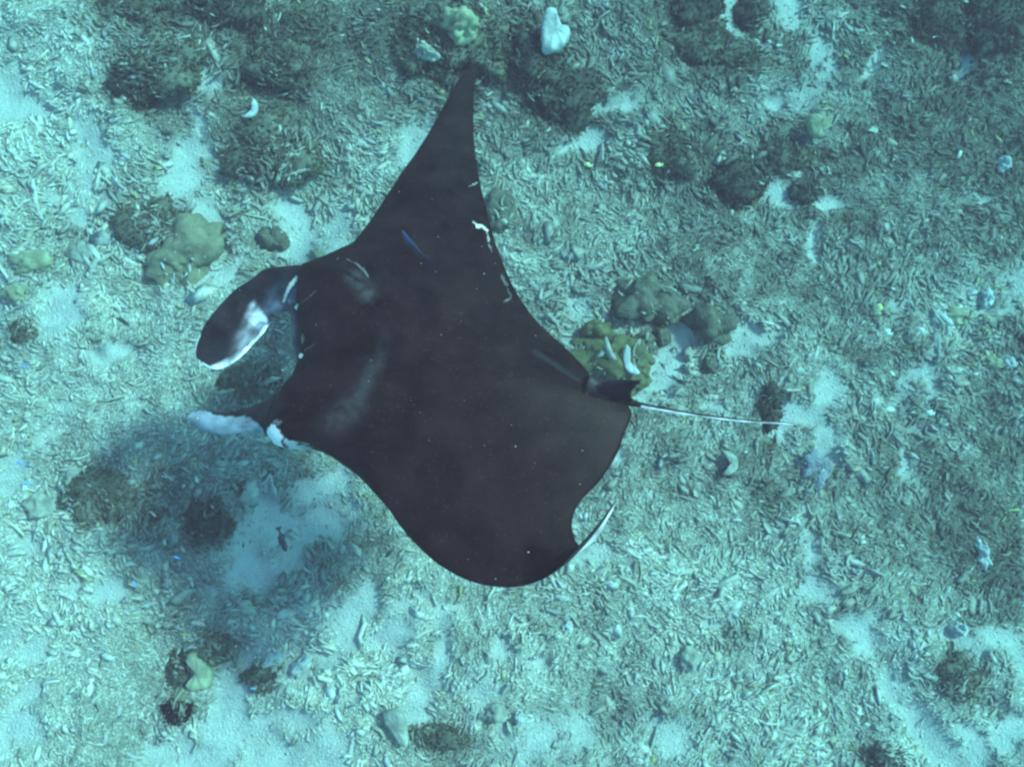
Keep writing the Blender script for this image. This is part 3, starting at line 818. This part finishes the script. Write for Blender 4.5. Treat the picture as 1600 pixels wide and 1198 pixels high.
# tail, black above and white along one side
tv_, tf_, tp = tube([(915,607,.0,.060),(945,614,0,.046),(972,622,0,.028),(988,629,0,.0150),(1003,633,0,.0105),(1023,637,0,.0090),(1060,643.5,-.01,.0075),(1122,652.5,-.02,.0066),(1175,658,-.03,.0056),(1222,660.5,-.035,.0042),(1238,663,-.035,.0030),(1247,669,-.035,.0016)], 8, 14)
tcx = np.tile(np.array([0.012, 0.012, 0.014]), (len(tp), 1))
# which side of the tube lies towards the lower wing
Pm = np.array([tv_[np.arange(14) + 14 * 40]]).reshape(-1, 3)
lowside = mp(1060, 660, 0)
sgn = 1 if np.linalg.norm(Pm[0] - lowside) < np.linalg.norm(Pm[7] - lowside) else -1
for i, (s, cx, sx) in enumerate(tp):
    if 0.36 < s < 0.93 and (sgn * cx > 0.35 or sx < -0.5): tcx[i] = (0.78, 0.78, 0.78)
# small dorsal fin at the tail root
DORS = [(922,606,.03,987,627,.02,.020),(938,599,.07,985.5,617,.06,.014),(957,594.5,.10,988,609,.09,.010),(978,593.5,.125,994,603,.115,.007),(994,594.3,.14,999,599,.135,.004),(999.5,595.3,.145,1000,597,.143,.002)]
dv, df, dp = wing_loft(DORS, 5, 20, nose=True, lower=1.0)
dc = np.tile(np.array([0.012, 0.012, 0.015]), (len(dp), 1))

def fixed_mesh(name, V, F):
    m = mesh_list(name, V, F)
    bm = bmesh.new(); bm.from_mesh(m)
    bmesh.ops.recalc_face_normals(bm, faces=bm.faces)
    if bm.calc_volume(signed=True) < 0: bmesh.ops.reverse_faces(bm, faces=bm.faces)
    bm.to_mesh(m); bm.free()
    return m
pieces = [(bv, bf, bc), (rv, rf, rc), (lv, lf, lc), (jv, jf, jc), (tv_, tf_, tcx), (dv, df, dc)]
base_o = bpy.data.objects.new('tmp_body', fixed_mesh('tmp_body', bv, bf)); col.objects.link(base_o)
tmp = [base_o]
for k, (v, f, c) in enumerate(pieces[1:]):
    o = bpy.data.objects.new('tmp_piece', fixed_mesh('tmp_piece', v, f)); col.objects.link(o); tmp.append(o)
    md = base_o.modifiers.new('u', 'BOOLEAN'); md.operation = 'UNION'; md.solver = 'EXACT'; md.object = o
dg = bpy.context.evaluated_depsgraph_get(); dg.update()
body_mesh = bpy.data.meshes.new_from_object(base_o.evaluated_get(dg))
body_mesh.name = 'body'
for o in tmp: bpy.data.objects.remove(o)
allv = np.concatenate([p[0] for p in pieces]); allc = np.concatenate([p[2] for p in pieces])
kd = kdtree.KDTree(len(allv))
for i, v in enumerate(allv): kd.insert(v, i)
kd.balance()
cols = np.array([allc[kd.find(v.co)[1]] for v in body_mesh.vertices])
if 'tint' in body_mesh.color_attributes: body_mesh.color_attributes.remove(body_mesh.color_attributes['tint'])
set_col(body_mesh, cols)
body_mesh.polygons.foreach_set('use_smooth', np.ones(len(body_mesh.polygons), bool))
print('manta verts', len(body_mesh.vertices))

def manta_material():
    m, nt, N, L, bs = new_mat('manta_skin')
    at = N.new('ShaderNodeAttribute'); at.attribute_name = 'tint'
    tc = N.new('ShaderNodeTexCoord')
    nz = N.new('ShaderNodeTexNoise'); nz.inputs['Scale'].default_value = 45; nz.inputs['Detail'].default_value = 4
    L.new(tc.outputs['Object'], nz.inputs['Vector'])
    def vm(op, a, b=None, scale=None):
        n = N.new('ShaderNodeVectorMath'); n.operation = op
        for k, v in enumerate((a, b)):
            if v is None: continue
            if isinstance(v, (tuple, np.ndarray, list)): n.inputs[k].default_value = tuple(float(q) for q in v)
            else: L.new(v, n.inputs[k])
        if scale is not None:
            if isinstance(scale, float): n.inputs['Scale'].default_value = scale
            else: L.new(scale, n.inputs['Scale'])
        return n
    def mt(op, a, b=None, clamp=False):
        n = N.new('ShaderNodeMath'); n.operation = op; n.use_clamp = clamp
        for k, v in enumerate((a, b)):
            if v is None: continue
            if isinstance(v, (int, float)): n.inputs[k].default_value = v
            else: L.new(v, n.inputs[k])
        return n.outputs[0]
    wob = vm('SCALE', vm('SUBTRACT', nz.outputs['Color'], (0.5, 0.5, 0.5)).outputs[0], None, 0.034).outputs[0]
    flat = vm('MULTIPLY', vm('ADD', tc.outputs['Object'], wob).outputs[0], (1, 1, 0)).outputs[0]
    base = at.outputs['Color']
    # faint mottling of the back
    mo = noise_node(nt, 7, 5, 0.6, tc.outputs['Object'])
    rm = ramp(nt, mo.outputs['Fac'], [(0.34, (0.25, 0.28, 0.3)), (0.68, (2.2, 2.0, 2.0))])
    base = mix(nt, 'MULTIPLY', 1.0, base, rm.outputs['Color'])
    sp = noise_node(nt, 75, 2, 0.5, tc.outputs['Object'])
    rs = ramp(nt, sp.outputs['Fac'], [(0.62, (0, 0, 0)), (0.72, (0.030, 0.016, 0.015))])
    base = mix(nt, 'ADD', 1.0, base, rs.outputs['Color'])
    MARK = [ # x0,y0,x1,y1, radius px, soft px, colour, strength
     (560,448,580,474,0,26,(0.055,0.055,0.06),0.95),(528,668,556,650,0,34,(0.038,0.036,0.038),0.95),(556,650,594,584,0,24,(0.036,0.035,0.039),0.95),
     (600,570,606,540,0,18,(0.018,0.018,0.022),0.7),(835,550,905,592,0,8,(0.022,0.023,0.026),0.8),(925,596,934,604,1,5,(0.09,0.09,0.1),0.7),
     (438,456,446,444,2.6,2.6,(0.66,0.58,0.53),1.0),(446,444,460,432,3.2,2.6,(0.62,0.57,0.53),0.95),(460,474,463,478,2.4,1.5,(0.75,0.7,0.68),1.0),(470,556,473,559,2.2,1.5,(0.75,0.7,0.68),1.0),
     (474,528,475,536,1.5,2,(0.2,0.17,0.17),0.8),(470,478,500,466,0.2,1.4,(0.12,0.11,0.11),0.6),(478,553,495,546,0.2,1.4,(0.10,0.1,0.1),0.6),
     (420,674,432,690,5,3,(0.80,0.80,0.82),1.0),(426,672,436,684,5,4,(0.75,0.75,0.78),0.9),(448,691,462,697,2.5,3,(0.6,0.58,0.6),0.9),(462,696,484,699,1.5,2.5,(0.5,0.5,0.52),0.8),(430,661,440,664,1,4,(0.2,0.19,0.19),0.7),
     (739,341,745,348,0.3,2.2,(0.62,0.59,0.52),0.9),(746,348,753,347,1.8,2.6,(0.70,0.66,0.58),1.0),(755,347,760,353,1.2,2.6,(0.66,0.61,0.53),1.0),(760,357,763,370,0.1,2.2,(0.5,0.47,0.42),0.9),(764,374,768,386,0.0,1.6,(0.3,0.29,0.27),0.7),
     (738,272,745,268,0.9,1.3,(0.3,0.33,0.33),0.8),(733,278,738,272,0.5,1.2,(0.25,0.27,0.27),0.7),
     (783,424,792,440,0.8,2,(0.16,0.16,0.17),0.6),(794,446,800,460,0.5,2,(0.12,0.13,0.13),0.6),
    ]
    blot = ramp(nt, noise_node(nt, 16, 5, 0.7, tc.outputs['Object']).outputs['Fac'], [(0.30, (0, 0, 0)), (0.56, (1, 1, 1))])
    px = 3.8 / FPX
    for (x0, y0, x1, y1, rr, soft, c, st) in MARK:
        A = mp(x0, y0, 0.05 if st < 2 else 0); B = mp(x1, y1, 0.05); A[2] = 0; B[2] = 0
        ba = B - A
        pa = vm('SUBTRACT', flat, A).outputs[0]
        dot = N.new('ShaderNodeVectorMath'); dot.operation = 'DOT_PRODUCT'; L.new(pa, dot.inputs[0]); dot.inputs[1].default_value = tuple(ba / ba.dot(ba))
        h = mt('MINIMUM', mt('MAXIMUM', dot.outputs['Value'], 0.0), 1.0)
        sc = vm('SCALE', tuple(ba), None, h)
        dist = N.new('ShaderNodeVectorMath'); dist.operation = 'LENGTH'; L.new(vm('SUBTRACT', pa, sc.outputs[0]).outputs[0], dist.inputs[0])
        mr = N.new('ShaderNodeMapRange'); mr.interpolation_type = 'SMOOTHSTEP'
        mr.inputs['From Min'].default_value = rr * px; mr.inputs['From Max'].default_value = (rr + soft) * px
        mr.inputs['To Min'].default_value = st; mr.inputs['To Max'].default_value = 0
        L.new(dist.outputs['Value'], mr.inputs['Value'])
        f = mr.outputs['Result']
        if soft > 12: f = mt('MULTIPLY', f, blot.outputs['Color'])
        base = mix(nt, 'MIX', f, base, c)
    L.new(base, bs.inputs['Base Color'])
    bs.inputs['Roughness'].default_value = 0.4
    bs.inputs['Specular IOR Level'].default_value = 0.06
    bump(nt, bs, noise_node(nt, 160, 3, 0.6, tc.outputs['Object']).outputs['Fac'], 0.15, 0.003)
    return m
manta = bpy.data.objects.new('manta_ray', None); col.objects.link(manta)
MW = Matrix(((E1[0], E2[0], NRM[0], ORG[0]), (E1[1], E2[1], NRM[1], ORG[1]), (E1[2], E2[2], NRM[2], ORG[2]), (0, 0, 0, 1)))
manta.matrix_world = MW
tag(manta, 'large black manta ray with rolled head fins swimming over the reef', 'manta ray')
body_mesh.materials.clear()
link('body', body_mesh, manta_material(), manta)
# eyes on the sides of the head
me, _, Ne, Le, be = new_mat('eye_black'); be.inputs['Base Color'].default_value = (0.01, 0.01, 0.012, 1); be.inputs['Roughness'].default_value = 0.25
for (x, y, h) in ((476, 416, -0.03), (440, 697, -0.03)):
    V, F = ICO[3]
    link('eye', mesh_list('eye', V * 0.017 + mp(x, y, h), F), me, manta)

# ------------------------------------------------------------------ fish
def fish_mat(name, back, belly):
    m, nt, N, L, bs = new_mat(name)
    at = N.new('ShaderNodeAttribute'); at.attribute_name = 'tint'
    L.new(mix(nt, 'MIX', at.outputs['Fac'], back, belly), bs.inputs['Base Color'])
    bs.inputs['Roughness'].default_value = 0.4
    return m
FM = {'blue': fish_mat('fish_blue', (0.018, 0.042, 0.12), (0.03, 0.036, 0.045)), 'dark': fish_mat('fish_dark', (0.02, 0.022, 0.026), (0.07, 0.07, 0.075)),
      'grey': fish_mat('fish_grey', (0.09, 0.095, 0.10), (0.22, 0.22, 0.23)), 'neon': fish_mat('fish_neon', (0.10, 0.34, 0.85), (0.35, 0.55, 0.85)),
      'pale': fish_mat('fish_pale', (0.55, 0.56, 0.48), (0.75, 0.75, 0.74)), 'yellow': fish_mat('fish_yellow', (0.55, 0.5, 0.14), (0.7, 0.68, 0.45))}
def fish(hx, hy, tx, ty, z_up, kind, label, deep=0.11, roll=35, on_manta=None, bend=0.06, group='small reef fish'):
    if on_manta is not None:
        H = hit(hx, hy, on_manta); T = hit(tx, ty, on_manta)
    else:
        H = on_ground(hx, hy, z_up); T = on_ground(tx, ty, z_up); T[2] = H[2] - 0.01
    L_ = float(np.linalg.norm(H - T))
    ts = [0, .04, .12, .25, .4, .55, .68, .76, .82, .86, .92, 1.0]
    hgt = [.05, .45, .8, 1, .98, .78, .5, .32, .28, .45, .85, 1.05]
    wid = [.05, .40, .7, .8, .72, .52, .3, .16, .09, .05, .035, .02]
    rings = []; tint = []
    for t, h, w in zip(ts, hgt, wid):
        x = 0.5 - t; off = bend * math.sin(t * 4.2)
        for j in range(10):
            a = 2 * math.pi * j / 10
            zz = math.sin(a) * h * deep
            if t == 1.0: x_ = x + 0.05 * (1 - abs(math.sin(a)))
            else: x_ = x
            rings.append((x_, off + math.cos(a) * w * deep * 0.62, zz))
            tint.append(0.0 if (t < 0.52 and math.sin(a) > -0.4) else (0.8 if math.sin(a) < 0 else 0.45))
    rg = np.array(rings).reshape(len(ts), 10, 3)
    V, F = loft(rg); tint += [0, 0.5]
    V = list(V)
    def fin(pts, tn):
        b = len(V)
        for p in pts: V.append(np.array(p) + [0, 0.006, 0]); tint.append(tn)
        for p in pts: V.append(np.array(p) - [0, 0.006, 0]); tint.append(tn)
        k = len(pts)
        F.append(tuple(range(b, b + k))); F.append(tuple(range(b + 2 * k - 1, b + k - 1, -1)))
        for i in range(k): F.append((b + i, b + k + i, b + k + (i + 1) % k, b + (i + 1) % k))
    o1 = bend * math.sin(0.4 * 4.2)
    fin([(0.25, o1, deep * 0.8), (0.12, o1, deep * 1.35), (-0.12, o1, deep * 1.15), (-0.2, o1, deep * 0.4)], 0.2)
    fin([(0.02, o1, -deep * 0.8), (-0.06, o1, -deep * 1.25), (-0.18, o1, -deep * 0.95), (-0.2, o1, -deep * 0.4)], 0.5)
    for s in (-1, 1):
        fin([(0.26, o1 + s * deep * 0.4, -deep * 0.1), (0.16, o1 + s * deep * 1.1, -deep * 0.3), (0.12, o1 + s * deep * 0.9, -deep * 0.4), (0.22, o1 + s * deep * 0.4, -deep * 0.3)], 0.1)
    m = fixed_mesh('fish', np.array(V) * L_, F)
    t4 = np.repeat(np.array(tint)[:, None], 3, 1); set_col(m, t4)
    o = link('fish', m, FM[kind])
    c = (H + T) / 2; d = Vector((H - T) / L_)
    o.rotation_mode = 'QUATERNION'
    yv = Vector((0, 0, 1)).cross(d).normalized(); zv = d.cross(yv)
    Rm = Matrix((d, yv, zv)).transposed() @ Matrix.Rotation(rad(roll), 3, 'X')
    o.rotation_quaternion = Rm.to_quaternion(); o.location = c
    return tag(o, label, 'fish', group)
fish(628, 360, 668, 408, 0, 'blue', 'slender blue fish hovering over the upper wing', 0.075, 40, on_manta=0.13)
fish(576, 434, 543, 402, 0, 'grey', 'thin grey fish hovering over the shoulder of the ray', 0.07, 20, on_manta=0.20)
fish(418, 487, 450, 503, 0, 'dark', 'thin dark fish between the upper head fin and the mouth', 0.09, 30, on_manta=-0.02)
fish(427, 540, 440, 562, 1.2, 'dark', 'dark fish in front of the mouth of the ray', 0.11, 40)
fish(203, 511, 174, 491, 0.35, 'dark', 'dark slender fish over the pale rubble left of the ray', 0.10, 40)
fish(32, 570, 44, 575, 0.3, 'neon', 'tiny bright blue fish near the left edge at mid height', 0.15, 50)
fish(25, 721, 40, 726, 0.3, 'neon', 'tiny bright blue fish at the left edge beside the ray shadow', 0.15, 50)
fish(36, 757, 50, 753, 0.3, 'neon', 'tiny bluish fish at the left edge just under another', 0.13, 50)
fish(271, 868, 280, 873, 0.4, 'neon', 'tiny pale blue fish in the shadow left of the shaded sand', 0.17, 60)
fish(206, 907, 215, 915, 0.4, 'neon', 'tiny pale blue fish beside the small sand patch at lower left', 0.17, 60)
fish(390, 1074, 400, 1076, 0.3, 'neon', 'tiny blue fish right of the long lower sand patch', 0.15, 50)
fish(447, 862, 437, 822, 0.15, 'dark', 'dark pointed fish over the shaded sand below the ray', 0.12, 70)
fish(380, 856, 379, 846, 0.1, 'dark', 'tiny dark fish over the shaded sand', 0.14, 60)
fish(601, 871, 616, 853, 0.3, 'dark', 'dark slender fish beside the front edge of the lower wing', 0.12, 50)
fish(536, 1106, 562, 1096, 0.2, 'grey', 'grey fish near the bottom left of the pale plate', 0.10, 50)
fish(1056, 594, 1080, 598, 0.3, 'dark', 'dark fish over the sand right of the dorsal fin', 0.15, 60, bend=0.14)
fish(1058, 552, 1053, 540, 0.2, 'dark', 'tiny dark fish at the top of the sand patch beside the olive coral', 0.12, 60)
fish(1039, 577, 1029, 565, 0.2, 'dark', 'small dark fish at the edge between olive coral and sand', 0.16, 60)
fish(1052, 578, 1064, 576, 0.2, 'dark', 'tiny dark fish in the middle of the sand patch beside the olive coral', 0.11, 60)
fish(1036, 608, 1046, 617, 0.2, 'grey', 'small grey fish over the sand just above the tail', 0.16, 60)
fish(952, 247, 974, 252, 0.3, 'dark', 'small dark fish over the grey rubble right of the upper wing', 0.12, 60)
fish(912, 256, 926, 260, 0.25, 'yellow', 'small yellowish fish right of the upper wing, left of a pale one', 0.2, 70)
fish(1023, 258, 1037, 256, 0.25, 'yellow', 'small pale yellow fish left of the dark clump right of the upper wing', 0.2, 70)
fish(1373, 474, 1376, 490, 0.25, 'yellow', 'small yellow fish standing over rubble at right', 0.25, 75)
fish(1380, 515, 1396, 522, 0.25, 'pale', 'small pale fish below the yellow one at right', 0.25, 70)
fish(1433, 512, 1450, 520, 0.25, 'pale', 'small white fish right of another pale fish at right', 0.18, 60)
fish(1446, 643, 1463, 646, 0.25, 'pale', 'small pale fish over rubble far right of the tail', 0.22, 70)
fish(138, 1088, 144, 1060, 0.25, 'pale', 'pale slender fish over the light rubble at lower left', 0.13, 60)
fish(786, 472, 798, 466, 0, 'grey', 'tiny grey fish at the rear edge of the upper wing', 0.13, 60, on_manta=0.08)

# ------------------------------------------------------------------ drifting specks in the water
g = np.random.default_rng(4)
bmv, bmf = ICO[2][0] * 1.0, ICO[2][1]
sp_v = np.array([(1, 0, 0), (-1, 0, 0), (0, 1, 0), (0, -1, 0), (0, 0, 1), (0, 0, -1)], float)
sp_f = np.array([(0, 2, 4), (2, 1, 4), (1, 3, 4), (3, 0, 4), (2, 0, 5), (1, 2, 5), (3, 1, 5), (0, 3, 5)])
cnt = 1300
P = np.stack([g.uniform(-2.6, 2.6, cnt), g.uniform(-1.9, 2.3, cnt), g.uniform(1.2, 4.2, cnt)], 1)
sz = g.uniform(0.0007, 0.0026, cnt)
V = (sp_v[None] * sz[:, None, None] * g.uniform(0.6, 1.3, (cnt, 1, 3)) + P[:, None, :]).reshape(-1, 3)
F = (sp_f[None] + (np.arange(cnt) * 6)[:, None, None]).reshape(-1, 3)
ms, _, _, _, b_ = new_mat('plankton'); b_.inputs['Base Color'].default_value = (0.55, 0.52, 0.48, 1)
tag(link('plankton_specks', mesh_np('plankton_specks', V, F.ravel(), np.arange(len(F)) * 3), ms), 'tiny pale specks drifting in the water', 'plankton', kind='stuff')

# ------------------------------------------------------------------ the water itself
HX0, HX1, HY0, HY1, HZ0, HZ1 = -24, 24, -22, 24, -4.2, 5.9
V = [(x, y, z) for x in (HX0, HX1) for y in (HY0, HY1) for z in (HZ0, HZ1)]
F = [(0, 1, 3, 2), (4, 6, 7, 5), (0, 4, 5, 1), (2, 3, 7, 6), (0, 2, 6, 4), (1, 5, 7, 3)]
hm = mesh_list('haze', V, F, False)
mh = bpy.data.materials.new('sea_water'); mh.use_nodes = True
nt = mh.node_tree
nt.nodes.remove(nt.nodes['Principled BSDF'])
pv = nt.nodes.new('ShaderNodeVolumePrincipled')
pv.inputs['Density'].default_value = 0.15
pv.inputs['Color'].default_value = (0.080, 0.043, 0.058, 1)
pv.inputs['Absorption Color'].default_value = (0.19, 0.97, 0.98, 1)
pv.inputs['Anisotropy'].default_value = 0.0
nt.links.new(pv.outputs['Volume'], nt.nodes['Material Output'].inputs['Volume'])
tag(link('haze', hm, mh), 'blue-green sea water', kind='stuff')
